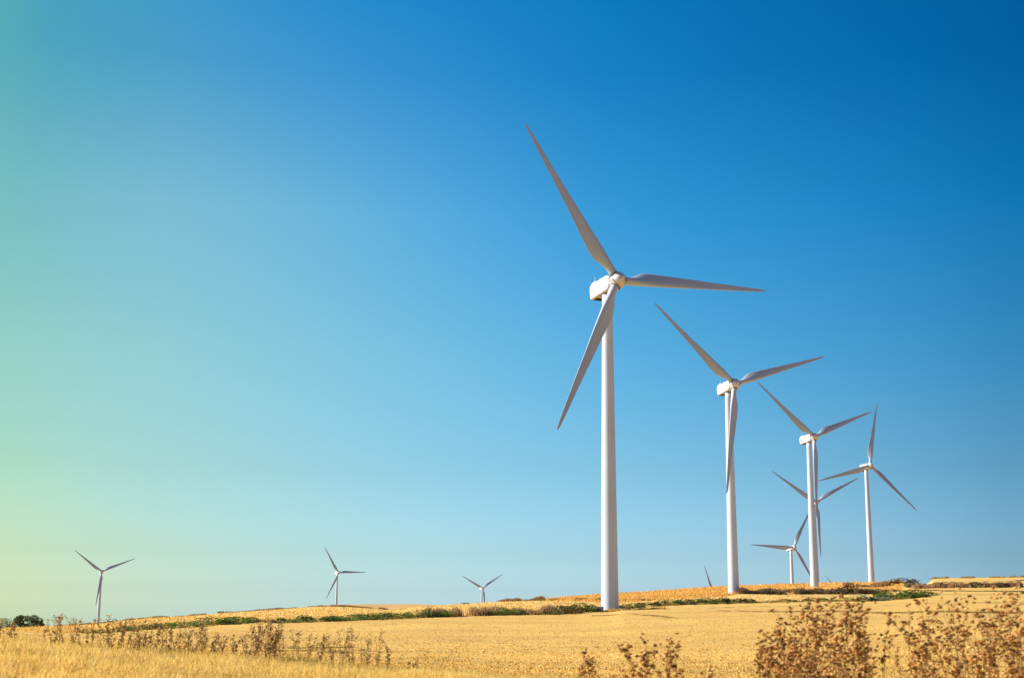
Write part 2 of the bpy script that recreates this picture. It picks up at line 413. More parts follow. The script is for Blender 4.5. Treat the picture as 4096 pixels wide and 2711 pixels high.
def dist_at(px, py, dmin, dmax):
    """how far away the ground is that shows at a place of the picture"""
    az = float(ray(px, 2456)[0][0]); c = int(np.clip(round(float(np.interp(az, AZC, np.arange(NCOL)))), 0, NCOL - 1))
    k = (GD[:, c] >= dmin) & (GD[:, c] <= dmax)
    _, y = project(np.stack([GX[k, c], GY[k, c], GZ[k, c]], -1))
    return float(GD[k, c][np.argmin(np.abs(y - py))])

def scatter(n, layers, xr, seed, maxd=1e9, mind=0):
    """ground points spread evenly over what the picture shows of the given bands"""
    g = np.random.default_rng(seed)
    rsel = [r for r in range(NR - 1) if row_layer[r] in layers]
    csel = [c for c in range(NCOL - 1) if xr[0] <= XC[c] <= xr[1]]
    rr, cc = np.meshgrid(rsel, csel, indexing='ij'); rr = rr.ravel(); cc = cc.ravel()
    P0 = np.stack([GX[rr, cc], GY[rr, cc], GZ[rr, cc]], -1); P1 = np.stack([GX[rr + 1, cc], GY[rr + 1, cc], GZ[rr + 1, cc]], -1)
    _, y0 = project(P0); _, y1 = project(P1)
    w = np.clip(y0 - y1, .15, None) * ((GD[rr, cc] < maxd) & (GD[rr, cc] > mind)); w /= w.sum()
    k = g.choice(len(rr), n, p=w); a = g.random(n)[:, None]; b = g.random(n)[:, None]
    def P(r, c): return np.stack([GX[r, c], GY[r, c], GZ[r, c]], -1)
    r, c = rr[k], cc[k]
    return (P(r, c) * (1 - a) + P(r + 1, c) * a) * (1 - b) + (P(r, c + 1) * (1 - a) + P(r + 1, c + 1) * a) * b

def blades(name, pts, hmin, hmax, width, lean, pal, seed, per=1, spread=.05, mat=None, curl=.4, wdist=0.0):
    """grass blades: two bent quads each"""
    g = np.random.default_rng(seed)
    P = np.repeat(pts, per, axis=0); n = len(P)
    P = P + np.stack([g.normal(0, spread, n), g.normal(0, spread, n), np.zeros(n)], -1)
    P[:, 2] -= .02
    h = g.uniform(hmin, hmax, n); az = g.uniform(0, 2 * np.pi, n); ln = np.abs(g.normal(0, lean, n))
    dirx = np.stack([np.cos(az) * ln, np.sin(az) * ln, np.ones(n)], -1); dirx /= np.linalg.norm(dirx, axis=1)[:, None]
    sa = g.uniform(0, 2 * np.pi, n) * .35
    side = np.stack([np.cos(sa), np.sin(sa), np.zeros(n)], -1)
    w = width * g.uniform(.6, 1.4, n) + wdist * np.hypot(P[:, 0], P[:, 1])
    mid_ = P + dirx * (h * .55)[:, None]
    tip = P + dirx * h[:, None] + np.stack([np.cos(az), np.sin(az), -.3 * np.ones(n)], -1) * (h * curl * g.uniform(0, 1, n))[:, None] * .5
    hw = (w * .5)[:, None]
    V = np.stack([P - side * hw, P + side * hw, mid_ + side * hw * .9, mid_ - side * hw * .9, tip + side * hw * .3, tip - side * hw * .3], 1).reshape(-1, 3)
    base = np.arange(n)[:, None] * 6
    Fq = np.concatenate([base + np.array([[0, 1, 2, 3]]), base + np.array([[3, 2, 4, 5]])], 0)
    pal = np.array(pal); c = pal[g.integers(0, len(pal), n)] * g.uniform(.8, 1.2, (n, 1))
    c = c * (.76 + .30 * vnoise(P[:, 0] * .012 + seed, P[:, 1] * .16) + .24 * vnoise(P[:, 0] * .05 + 31, P[:, 1] * .7))[:, None]
    C = np.repeat(c, 6, axis=0)
    return link_mesh(name, V, Fq, mat or M['straw'], col=C)

STRAW = [(.70, .445, .11), (.74, .49, .135), (.66, .395, .09), (.78, .54, .17), (.50, .30, .08)]
GOLD = [(.68, .48, .13), (.74, .54, .17), (.62, .42, .10), (.74, .57, .22), (.54, .36, .09)]
ORNG = [(.76, .45, .12), (.70, .40, .10), (.80, .52, .16), (.60, .34, .085)]
BRWN = [(.26, .15, .06), (.34, .20, .09), (.20, .11, .045), (.42, .27, .12), (.30, .20, .07)]
OLIVE = [(.16, .15, .04), (.24, .20, .06), (.11, .12, .03)]
tag(blades('stubble', scatter(98000, (4, 5, 6), (-1300, 5400), 11, 300), .03, .09, .045, .6, STRAW, 12, per=2, spread=.08, wdist=.00035),
    'cut golden straw stubble covering the big near field', None, None, 'stuff')
tag(blades('standing_straw', scatter(20000, (7,), (-900, 3650), 13), .12, .35, .08, .3, STRAW, 14, per=2, spread=.2, wdist=.0003),
    'pale straw on the strip of field beyond the shrub row', None, None, 'stuff')
tag(blades('ripe_crop', scatter(16000, (8,), (2150, 3600), 15), .3, .75, .16, .3, ORNG, 16, per=2, spread=.3, wdist=.0003),
    'orange ripe crop on the ridge behind the turbines', None, None, 'stuff')
tag(blades('verge_grass', scatter(95000, (2, 3), (-1300, 5400), 17, 19, 5.0), .03, .11, .006, .7, GOLD, 18, per=2, spread=.04),
    'dense golden dry grass on the near verge', None, None, 'stuff')

def strip(name, pts, h, pal, label, n, seed, depth=2.0, lean=.25, width=.10):
    """ground cover along a line given as (picture x, distance)"""
    g = np.random.default_rng(seed); a = np.array(pts, float)
    xs = g.uniform(a[0, 0], a[-1, 0], n); ds = np.interp(xs, a[:, 0], a[:, 1]) + g.normal(0, depth / 2, n)
    keep = vnoise(xs * .035 + seed * 3.3, xs * 0 + seed) > .22
    xs, ds = xs[keep], ds[keep]
    P = np.array([tuple(at(x, d)) for x, d in zip(xs, ds)])
    hh = h * (.45 + .9 * vnoise(xs * .06 + seed, xs * 0 + 3))
    o = blades(name, P, .6, 1.1, width, lean, pal, seed, per=3, spread=.35)
    me = o.data; co = np.empty(len(me.vertices) * 3, dtype=np.float32); me.vertices.foreach_get('co', co); co = co.reshape(-1, 6, 3)
    z0 = co[:, :1, 2:3]; f = np.repeat(hh, 3)[:, None, None]
    co[:, :, 2:3] = z0 + (co[:, :, 2:3] - z0) * f
    me.vertices.foreach_set('co', co.ravel()); me.update()
    return tag(o, label, None, None, 'stuff')

# ------------------------------------------------------------------ wind turbines
H, TILT, CONE, OH, RR = 70.8, R(7.0), R(.94), 4.36, 40.0
rot0 = Matrix.Rotation(-TILT, 4, 'X')
hub_c = Vector((0, 0, H)) + Vector((0, -math.cos(TILT), math.sin(TILT))) * OH

def tower_bm():
    m = MB(); k = 64; rings = []
    def ring(z, r): return [(r * math.cos(2 * math.pi * j / k), r * math.sin(2 * math.pi * j / k), z) for j in range(k)]
    top = H - 1.75
    rad = lambda z: 1.87 + (1.13 - 1.87) * max(0, z) / top
    zs = [-1.5, 0]
    for i in range(1, 30): zs.append(top * i / 29)
    for z in zs: rings.append(ring(z, rad(z)))
    m.rings(rings)
    return m
def flange_bm(q):
    m = MB(); k = 64; top = H - 1.75
    for z in (top * q,):
        r = 1.87 + (1.13 - 1.87) * z / top + .012
        m.rings([[(r * math.cos(2 * math.pi * j / k), r * math.sin(2 * math.pi * j / k), zz) for j in range(k)] for zz in (z, z + .14)])
    return m
def yaw_ring_bm():
    m = MB(); k = 48
    m.rings([[(1.22 * math.cos(2 * math.pi * j / k), 1.22 * math.sin(2 * math.pi * j / k), zz) for j in range(k)] for zz in (H - 1.78, H - 1.3)])
    return m
def rrect(w, zb, zt, y, r, k=5):
    pts = []
    r = min(r, w * .49, (zt - zb) * .49)
    for (cx, cz, a0) in ((w / 2 - r, zt - r, 0), (-w / 2 + r, zt - r, 90), (-w / 2 + r, zb + r, 180), (w / 2 - r, zb + r, 270)):
        for i in range(k + 1):
            a = R(a0 + 90 * i / k)
            pts.append((cx + r * math.cos(a), y, cz + r * math.sin(a)))
    return pts
def nacelle_bm():
    m = MB()
    S = [(1.34, 2.5, -1.35, 1.25, 1.1), (1.4, 2.9, -1.5, 1.42, 1.1), (1.8, 3.05, -1.6, 1.62, .6), (2.4, 3.15, -1.66, 1.80, .42), (5.0, 3.2, -1.72, 1.80, .38),
         (8.2, 3.2, -1.74, 1.74, .38), (9.1, 3.1, -1.70, 1.66, .42), (9.55, 2.8, -1.45, 1.35, .5), (9.62, 2.4, -1.2, 1.1, .5)]
    m.rings([rrect(w, zb, zt, y, r) for (y, w, zb, zt, r) in S])
    return m
def cooler_bm():
    m = MB()
    S = [(6.75, 1.9, 1.6, 1.78, .08), (7.1, 2.4, 1.6, 2.16, .2), (7.5, 2.5, 1.6, 2.28, .24), (8.8, 2.5, 1.5, 2.2, .24), (9.25, 2.4, 1.45, 2.0, .2), (9.3, 2.1, 1.45, 1.8, .1)]
    m.rings([rrect(w, zb, zt, y, r) for (y, w, zb, zt, r) in S])
    return m
def revolve_y(m, prof, k=40):
    m.rings([[(r * math.cos(2 * math.pi * j / k), y, r * math.sin(2 * math.pi * j / k)) for j in range(k)] for (y, r) in prof])
def spinner_bm():
    m = MB(); prof = [(.82, 1.22), (.78, 1.38), (.6, 1.50), (.2, 1.58), (-.4, 1.53)]
    for i in range(1, 11):
        a = i / 10 * math.pi / 2
        prof.append((-.4 - 1.95 * math.sin(a), max(1.53 * math.cos(a), .02)))
    revolve_y(m, prof)
    for q in range(3):      # swellings round the blade roots
        Mx = Matrix.Rotation(q * 2 * math.pi / 3, 4, 'Y')
        k = 28; rr = []
        for (z, r) in ((.6, 1.16), (1.45, 1.12), (1.72, 1.08), (1.76, 1.0)):
            rr.append([Mx @ Vector((r * math.cos(2 * math.pi * j / k), r * math.sin(2 * math.pi * j / k) * .92, z)) for j in range(k)])
        m.rings([[tuple(p) for p in ring] for ring in rr])
    return m
def blade_bm():
    """one blade along +Z: round root, broad shoulder, long taper, leading edge nearly straight"""
    k = 22; rings = []
    rs = [1.55, 2.0, 2.6, 3.4, 4.3, 5.4, 6.6, 8.0, 9.5, 11.5, 14, 17, 20, 24, 28, 32, 35, 37.5, 39, 39.7, 40.0]
    chord = lambda r: float(np.interp(r, [1.5, 2.4, 3.4, 4.5, 5.6, 7.0, 8.4, 10, 14, 20, 28, 35, 38.5, 39.6, 40], [1.8, 1.8, 2.0, 2.45, 2.9, 3.3, 3.42, 3.3, 2.85, 2.25, 1.55, 1.0, .66, .36, .06]))
    thick = lambda r: float(np.interp(r, [1.5, 2.4, 4, 6, 8, 12, 20, 30, 40], [1.0, 1.0, .72, .48, .36, .27, .21, .17, .14]))
    mixr = lambda r: float(np.interp(r, [2.2, 3.5, 6.0], [0, .45, 1]))
    twist = lambda r: R(float(np.interp(r, [1.5, 4, 8, 14, 20, 28, 40], [19, 18, 14, 8.5, 5, 2, -.5])))
    xle = lambda r: float(np.interp(r, [1.5, 2.4, 4, 8, 14, 20, 30, 38, 40], [.9, .9, .92, 1.0, .88, .72, .5, .3, .1]))
    for r in rs:
        c, t, mx, tw, xl = chord(r), thick(r), mixr(r), twist(r), xle(r)
        ring = []
        for j in range(k):
            a = 2 * math.pi * j / k
            cxx, cyy = .9 * math.cos(a), .9 * math.sin(a)
            u = (1 - math.cos(a)) / 2                       # 0 at the leading edge, 1 at the trailing edge
            yt = 5 * t * (.2969 * math.sqrt(u) - .126 * u - .3516 * u * u + .2843 * u ** 3 - .1036 * u ** 4)
            camb = .035 * (1 - (2 * u - 1) ** 2)
            ax, ay = xl - c * u, c * ((yt if math.sin(a) >= 0 else -yt) + camb)
            x, y = cxx * (1 - mx) + ax * mx, cyy * (1 - mx) + ay * mx
            x, y = x * math.cos(tw) + y * math.sin(tw), -x * math.sin(tw) + y * math.cos(tw)
            ring.append((x, y - math.tan(CONE) * r - .0004 * r * r, r))
        rings.append(ring)
    m = MB(); m.rings(rings); return m



def make_turbine():
    root = empty('wind_turbine')
    t = tower_bm().build('tower', M['paint'], root, True)
    for q in (.3, .64): flange_bm(q).build('flange', M['paint'], t, True)
    yaw_ring_bm().build('yaw_ring', M['collar'], t, True)
    mt = Matrix.Translation(hub_c) @ rot0
    n = nacelle_bm().build('nacelle', M['nacelle'], root, True); n.matrix_local = mt
    s = cooler_bm().build('cooler_housing', M['nacelle'], n, True)
    for (x, y, z0, h) in ((-.75, 7.95, 2.2, 1.35), (-.55, 6.15, 1.75, .75)):
        a = MB(); a.tube([(x, y, z0), (x, y, z0 + h)], .055, 6)
        if h < 1: a.tube([(x - .22, y, z0 + h), (x + .22, y, z0 + h)], .03, 5); a.box((x - .3, y - .05, z0 + h), (x - .2, y + .05, z0 + h + .18)); a.box((x + .2, y - .05, z0 + h), (x + .3, y + .05, z0 + h + .18))
        a.build('mast', M['paint'], n)
    v = MB(); v.box((-1.0, 7.3, -1.765), (1.0, 8.9, -1.70)); v.build('rear_hatch', M['dark'], n)
    v = MB(); v.tube([(-.9, 5.9, -1.80), (-.9, 5.9, -1.72)], .12, 12); v.build('drain_port', M['dark'], n)
    # worn, unreadable print on the left side
    rr = random.Random(3); v = MB()
    for i in range(9):
        y = 3.9 + i * .2; h = rr.uniform(.12, .3)
        if i in (5,): continue
        v.box((-1.606, y, .42 + rr.uniform(-.06, .06)), (-1.59, y + rr.uniform(.05, .12), .42 + h))
    v.build('lettering', M['print'], n)
    c = MB(); revolve_y(c, [(.9, 1.15), (1.6, 1.15)], 32); c.build('shaft_collar', M['dark'], root).matrix_local = mt
    sp = spinner_bm().build('spinner', M['spinner'], root, True); sp.matrix_local = mt
    v = MB(); v.tube([(.35, .1, -1.55), (.42, .15, -1.95), (.40, .12, -2.2)], [.26, .16, .05], 8); v.build('shadow_drip', M['dark'], sp)  # dark solid standing in for the blade-root shadow and drip under the spinner
    return root, mt
turb0, MT = make_turbine()
blade_me = blade_bm().build('blade', M['blade'], None, True)
cuff = MB(); cuff.rings([[(.97 * math.cos(2 * math.pi * j / 28), .97 * math.sin(2 * math.pi * j / 28), z) for j in range(28)] for z in (1.6, 1.84)])
cuff_o = cuff.build('root_seal', M['collar'], blade_me, True)

def copy_tree(o, parent=None):
    c = o.copy(); COL.objects.link(c); c.parent = parent
    for ch in [x for x in list(COL.objects) if x.parent == o]: copy_tree(ch, c)
    return c

TG = 'white wind turbines standing on the fields'
def find_place(tipx, tipy, dist, phase, yaw):
    """foot of a far turbine whose first blade tip shows at a given place of the picture"""
    az, sl = ray(tipx, tipy); az, sl = float(az[0]), float(sl[0])
    tip = Vector((dist * math.sin(az), dist * math.cos(az), dist * sl))
    v = Matrix.Rotation(R(yaw), 4, 'Z') @ (MT @ Matrix.Rotation(R(phase), 4, 'Y')) @ Vector((0, -math.tan(CONE) * RR, RR))
    return tip - v
EXTRA = []
for (tx, ty, dd, ph, yw) in ((2816, 2261, 1560, -18, 23), (3300, 2302, 2050, -47, 23)):
    p = find_place(tx, ty, dd, ph, yw); EXTRA.append((p.x, p.y, p.z, ph, yw))
LABELS = [
    'largest and nearest white wind turbine, its three blades rising highest in the photo',
    'second largest white wind turbine, one blade hanging down across its tower',
    'white turbine whose tower partly hides another rotor, dark scrub at its foot',
    'turbine on the ridge furthest to the right with one blade pointing straight up',
    'turbine mostly hidden behind another tower, its lower blade hanging to the right of it',
    'small distant turbine with one blade pointing horizontally to the left, beside the overlapping towers',
    'small turbine furthest to the left, beyond dried weeds on the horizon',
    'small distant turbine above the low brown hill with one blade pointing horizontally to the right',
    'tiny turbine sunk behind the crest, two raised blades making a V',
    'single dark blade tip poking over the ridge left of the second largest turbine',
    'shortest blade tip just showing over the ridge between two big towers']
for i, (x, y, z, ph, yw) in enumerate(TURB + EXTRA):
    o = turb0 if i == 0 else copy_tree(turb0)
    o.location = (x, y, z); o.rotation_euler = (0, 0, R(yw))
    tag(o, LABELS[i], 'wind turbine', TG)
blade_first = True
for i, o in enumerate([c for c in COL.objects if c.name.startswith('wind_turbine')]):
    ph = (TURB + EXTRA)[i][3]
    for k in range(3):
        if blade_first: b = blade_me; b.parent = o; blade_first = False
        else: b = copy_tree(blade_me, o)
        b.matrix_local = MT @ Matrix.Rotation(R(ph + 120 * k), 4, 'Y')

# steps with looped handrails at the nearest tower's door
st = empty('access_steps', at(2386, 281.5), R(20))
st.location.z += .02
m = MB()
for i in range(4): m.box((-1.0 + i * .32, -.55, -.3), (-.685 + i * .32, .55, .26 * (i + 1)))
m.box((.285, -.7, -.3), (1.3, .7, 1.08)); m.build('steps', M['concrete'], st)
for s in (-.5, .5):
    m = MB(); pts = []
    for i in range(13):
        a = math.pi * i / 12
        pts.append((-.75 - .55 * math.cos(a) * .6, s, .2 + 1.1 * math.sin(a)))
    m.tube(pts, .035, 6)
    m.tube([(-.3, s, .6), (.3, s, 1.95), (1.25, s, 2.0), (1.25, s, 1.0)], .035, 6)
    m.build('handrail', M['steel'], st)
tag(st, 'small pale access steps with looped handrails at the foot of the nearest turbine tower', 'steps')

# ------------------------------------------------------------------ ground cover strips
strip('dry_scrub', [(1690, 238), (2330, 282)], 1.5, [(.42, .24, .10), (.50, .31, .14), (.34, .19, .08), (.55, .38, .2), (.26, .17, .07)], 'brown dry grass clumps in the shrub row left of the nearest turbine', 3600, 31, 3.0)
strip('dry_grass', [(340, 149), (1700, 238)], .55, OLIVE + STRAW[:2], 'thin olive and straw coloured grass at the foot of the left shrub row', 2200, 32, 3.0)
strip('dry_scrub', [(2000, 382), (2150, 382), (2404, 392), (2470, 396)], 1.0, BRWN, 'dark brown scrub line along the crest left of the nearest turbine', 2600, 33, 3.0)
strip('dry_scrub', [(1230, 384), (1548, 384)], .5, BRWN, 'thin dark ditch edge in front of the low brown hill', 900, 34, 2.0)
strip('dry_scrub', [(2500, 400), (2620, 400)], .8, BRWN, 'short brown scrub patch just right of the nearest tower', 300, 35, 3.0)
strip('dry_scrub', [(2955, 458), (3250, 500), (3520, 545)], 1.9, [(.13, .085, .045), (.20, .13, .07), (.26, .17, .08), (.10, .085, .04)], 'dark brown scrub strip between the second and third turbine towers', 5200, 36, 5.0)
strip('dry_scrub', [(3380, 640), (3600, 700)], 2.2, [(.36, .21, .085), (.28, .16, .07), (.44, .27, .10)], 'reddish brown scrub on the bank under the ridge', 1600, 37, 9.0, width=.3)
strip('dry_scrub', [(3655, 612), (4150, 618)], 2.0, [(.28, .17, .08), (.38, .23, .11), (.46, .30, .14)], 'dark brown scrub line under the mound at the right edge', 3200, 38, 5.0, width=.25)
strip('dry_scrub', [(3735, 716), (4150, 700)], .8, [(.40, .25, .11), (.3, .18, .08)], 'thin brown weeds on top of the mound at the right edge', 700, 39, 4.0, width=.25)
strip('dry_scrub', [(150, 306), (388, 320), (1180, 381)], .42, BRWN + OLIVE[:1], 'thin dark grass line along the crest on the left', 2200, 40, 1.5)
strip('dry_grass', [(2487, 301), (3010, 350), (3720, 431)], .6, OLIVE + STRAW[:1], 'olive grass at the foot of the shrub row right of the nearest turbine', 2600, 41, 3.0)
strip('dry_grass', [(2425, 283), (2660, 292)], .7, STRAW + OLIVE[:1], 'pale dry grass round the foot of the nearest tower', 700, 42, 1.6)
def px_strip(name, pts, h, pal, label, n, seed, dmin, dmax, **k):
    strip(name, [(x, dist_at(x, y, dmin, dmax)) for x, y in pts], h, pal, label, n, seed, **k)
px_strip('dry_grass', [(3090, 2446), (3400, 2447), (3700, 2449), (4150, 2453)], .2, [(.30, .22, .08), (.40, .28, .10), (.5, .36, .13)], 'thin dark line of low dry grass across the right part of the near field', 3600, 43, 110, 400, depth=1.5, width=.2)  # low grass blades in darker tones along one line of the field
px_strip('dry_grass', [(3555, 2362), (3800, 2364), (4150, 2367)], .35, [(.18, .14, .06), (.26, .18, .07)], 'thin dark line below the scrub at the right edge', 2600, 44, 440, 590, depth=2, width=.25)
for q, (pts, n, lb) in enumerate(([((1120, 2591), (1300, 2587), (1430, 2588)), 420, 'short dark rut behind the left weeds, the upper of two'],
        [((1130, 2603), (1260, 2602), (1360, 2606)), 380, 'short dark rut behind the left weeds, the lower of two'],
        [((2880, 2443), (3060, 2446)), 700, 'thin broken dark line in the field below the second tower'],
        [((2380, 2462), (2700, 2470)), 600, 'faint darker straw line below the nearest tower'])):
    px_strip('streak', pts, .07 if q < 2 else .16, [(.34, .23, .08), (.46, .31, .11)], lb, n, 80 + q, 40 if q < 2 else 150, 120 if q < 2 else 290, depth=.5 if q < 2 else 1.0, lean=.5, width=.1)  # sparse low blades in darker straw tones along each line

# ------------------------------------------------------------------ shrubs
GREENS = {'g': [(.10, .17, .025), (.14, .22, .035), (.065, .115, .02), (.18, .23, .05)],
          'b': [(.15, .25, .03), (.19, .30, .05), (.10, .18, .025), (.22, .29, .06)],
          'o': [(.17, .17, .055), (.22, .20, .07), (.11, .12, .035), (.27, .22, .09)],
          'd': [(.04, .065, .02), (.06, .085, .025), (.03, .045, .015), (.09, .10, .03)],
          'p': [(.26, .30, .17), (.32, .35, .20), (.20, .25, .13)],
          'r': [(.13, .085, .045), (.18, .12, .06), (.09, .06, .035), (.10, .09, .04)]}
def shrub_mesh(kind, seed, n=520):
    g = np.random.default_rng(seed)
    nl = 7; cen = np.stack([g.uniform(-.42, .42, nl), g.uniform(-.3, .3, nl), g.uniform(.22, .62, nl)], -1)
    rad = g.uniform(.2, .36, nl) * (1.15 - np.abs(cen[:, 0]))
    k = g.integers(0, nl, n); d = g.normal(size=(n, 3)); d /= np.linalg.norm(d, axis=1)[:, None]
    P = cen[k] + d * (rad[k] * g.uniform(.55, 1.05, n) ** .5)[:, None]
    P[:, 2] = np.clip(P[:, 2], 0.0, None)
    s = g.uniform(.035, .075, n)
    a = g.normal(size=(n, 3)); a /= np.linalg.norm(a, axis=1)[:, None]
    b = np.cross(a, g.normal(size=(n, 3))); b /= np.linalg.norm(b, axis=1)[:, None]
    a = a * s[:, None]; b = b * (s * .6)[:, None]
    V = np.stack([P - a, P + b, P + a, P - b], 1).reshape(-1, 3)
    F = np.arange(n)[:, None] * 4 + np.array([[0, 1, 2, 3]])
    pal = np.array(GREENS[kind]); tone = pal[g.integers(0, len(pal), nl)]
    c = (tone[k] * .6 + pal[g.integers(0, len(pal), n)] * .4) * g.uniform(.8, 1.2, (n, 1))
    me = link_mesh('shrub', V, F, M['leaf'], col=np.repeat(c, 4, axis=0))
    return me
proto = {}
for kd in GREENS:
    proto[kd] = [shrub_mesh(kd, 100 + i * 7 + ord(kd)) for i in range(3)]
LOOK = {'g': 'dark green', 'b': 'bright green', 'o': 'olive green', 'd': 'very dark green', 'p': 'pale grey-green', 'r': 'dark brown'}
ORD = ['first', 'second', 'third', 'fourth', 'fifth', 'sixth', 'seventh', 'eighth', 'ninth', 'tenth', 'eleventh', 'twelfth', 'thirteenth', 'fourteenth', 'fifteenth',
       'sixteenth', 'seventeenth', 'eighteenth', 'nineteenth', 'twentieth', 'twenty-first', 'twenty-second', 'twenty-third', 'twenty-fourth', 'twenty-fifth', 'twenty-sixth',
       'twenty-seventh', 'twenty-eighth', 'twenty-ninth', 'thirtieth', 'thirty-first', 'thirty-second', 'thirty-third', 'thirty-fourth', 'thirty-fifth', 'thirty-sixth', 'thirty-seventh', 'thirty-eighth', 'thirty-ninth', 'fortieth', 'forty-first', 'forty-second']
used_proto = set()
def put_shrub(px, d, wpx, hpx, kind, label, group, seed):
    r = random.Random(seed)
    p = proto[kind][r.randrange(3)]
    if p.name in used_proto: o = p.copy(); COL.objects.link(o)
    else: o = p; used_proto.add(p.name)
    o.location = at(px, d); o.location.z -= .05
    sc_ = d / F_PX
    o.scale = (wpx * sc_ * r.uniform(1.9, 2.4), wpx * sc_ * .9, hpx * sc_ * 1.1)
    o.rotation_euler = (0, 0, r.uniform(-.4, .4) + (math.pi if r.random() < .5 else 0))
    tag(o, label, 'shrub', group)
LEFT = [(352, 30, 16, 'o'), (398, 34, 16, 'g'), (455, 40, 14, 'o'), (505, 44, 20, 'g'), (548, 42, 26, 'b'), (582, 36, 20, 'g'), (618, 40, 24, 'o'), (662, 44, 30, 'b'),
        (704, 36, 18, 'g'), (758, 70, 26, 'b'), (812, 50, 24, 'g'), (878, 60, 32, 'g'), (925, 44, 24, 'o'), (962, 60, 34, 'b'), (1003, 36, 26, 'g'), (1052, 50, 18, 'r'),
        (1100, 40, 16, 'o'), (1140, 36, 24, 'g'), (1188, 46, 26, 'b'), (1240, 60, 30, 'g'), (1292, 60, 24, 'g'), (1340, 44, 22, 'g'), (1388, 80, 32, 'b'), (1432, 44, 26, 'g'), (1468, 56, 28, 'g'),
        (1512, 56, 32, 'g'), (1560, 44, 26, 'g'), (1602, 60, 30, 'b'), (1648, 40, 20, 'o'), (1692, 44, 26, 'g'), (1738, 56, 34, 'b'), (1790, 44, 24, 'o'),
        (1986, 40, 22, 'g'), (2028, 44, 34, 'b'), (2066, 36, 20, 'r'), (2096, 30, 24, 'g'), (2200, 50, 28, 'o'), (2248, 60, 36, 'o'), (2292, 44, 34, 'o'), (2334, 52, 42, 'g'), (2372, 40, 28, 'd')]
SL = 'shrubs in the field-edge row left of the nearest turbine'
for i, (px, w, h, k) in enumerate(LEFT):
    put_shrub(px, float(HEDGE_D(px)) + random.Random(i).uniform(-1, 2), w, h, k,
              f'{LOOK[k]} shrub, {ORD[len(LEFT) - 1 - i]} left of the nearest tower in its row', SL, i)
RIGHT = [(2505, 44, 18, 'd'), (2545, 44, 20, 'g'), (2590, 50, 20, 'd'), (2650, 50, 22, 'd'), (2695, 50, 24, 'g'), (2745, 56, 26, 'd'), (2795, 50, 24, 'g'), (2835, 44, 28, 'g'), (2878, 40, 22, 'd'),
         (2912, 46, 28, 'g'), (2965, 50, 24, 'd'), (3000, 40, 20, 'd'), (3150, 30, 16, 'd'), (3252, 40, 18, 'd'), (3308, 40, 16, 'g'), (3412, 36, 16, 'g'), (3470, 40, 20, 'd'),
         (3492, 56, 32, 'p'), (3528, 50, 24, 'd'), (3566, 60, 42, 'b'), (3592, 40, 30, 'g'), (3630, 40, 26, 'g'), (3664, 70, 36, 'g'), (3692, 44, 22, 'g')]
SR = 'shrubs in the field-edge row right of the nearest turbine'
for i, (px, w, h, k) in enumerate(RIGHT):
    put_shrub(px, float(HEDGE_D(px)) + random.Random(i + 50).uniform(-1, 2), w, h, k,
              f'{LOOK[k]} shrub, {ORD[i]} right of the nearest tower in the row behind', SR, i + 60)
for (px, d, w, h, k, lb) in (
        (2421, 279.5, 14, 9, 'd', 'tiny dark bush growing against the foot of the nearest tower'),
        (2528, 284, 40, 12, 'o', 'low olive bush on the field edge just right of the nearest tower'),
        (2605, 287, 36, 13, 'g', 'small green bush alone on the field edge right of the nearest tower'),
        (3383, 520, 26, 34, 'd', 'round dark green bush standing up out of the brown scrub right of the third tower'),
        (3275, 520, 30, 26, 'd', 'dark bush at the foot of the third tower'),
        (3095, 485, 26, 24, 'd', 'dark green tuft in the brown scrub right of the second tower'),
        (3055, 480, 34, 22, 'r', 'brown bush in the scrub nearest the second tower'),
        (3190, 495, 60, 22, 'r', 'brown bush in the scrub left of the third tower'),
        (3325, 510, 50, 24, 'r', 'brown bush in the scrub just right of the third tower'),
        (3425, 528, 60, 26, 'r', 'dark brown bush in the scrub right of the round green bush'),
        (3475, 535, 80, 22, 'o', 'long olive bush at the right end of the brown scrub'),
        (3568, 560, 26, 14, 'r', 'small brown bush above the bright green end of the shrub row'),
        (3622, 690, 48, 32, 'r', 'dark brown bush on the shady end of the ridge beside the gap'),
        (3652, 640, 32, 24, 'o', 'grey-green bush at the left side of the gap in the ridge'),
        (3706, 650, 26, 18, 'o', 'small grey-green bush at the right side of the gap in the ridge'),
        (3790, 614, 44, 22, 'r', 'brown bush under the left part of the right-hand mound'),
        (3925, 614, 60, 22, 'r', 'brown bush under the middle of the right-hand mound'),
        (4030, 614, 60, 20, 'r', 'brown bush under the mound close to the right edge'),
        (1862, 378, 14, 9, 'o', 'tiny bush on the crest just left of the V-shaped rotor'),
        (650, 352, 16, 8, 'r', 'tiny dark bush on the crest above the left shrub row'),
        (892, 362, 24, 11, 'o', 'small bush on the skyline left of the tallest left-hand weed'),
        (2312, 384, 16, 12, 'r', 'lone dark tuft above the crest scrub left of the nearest tower')):
    put_shrub(px, d, w, h, k, lb, 'single bushes dotted about the fields', int(px))
for kd in proto:
    for p in proto[kd]:
        if p.name not in used_proto: bpy.data.objects.remove(p)

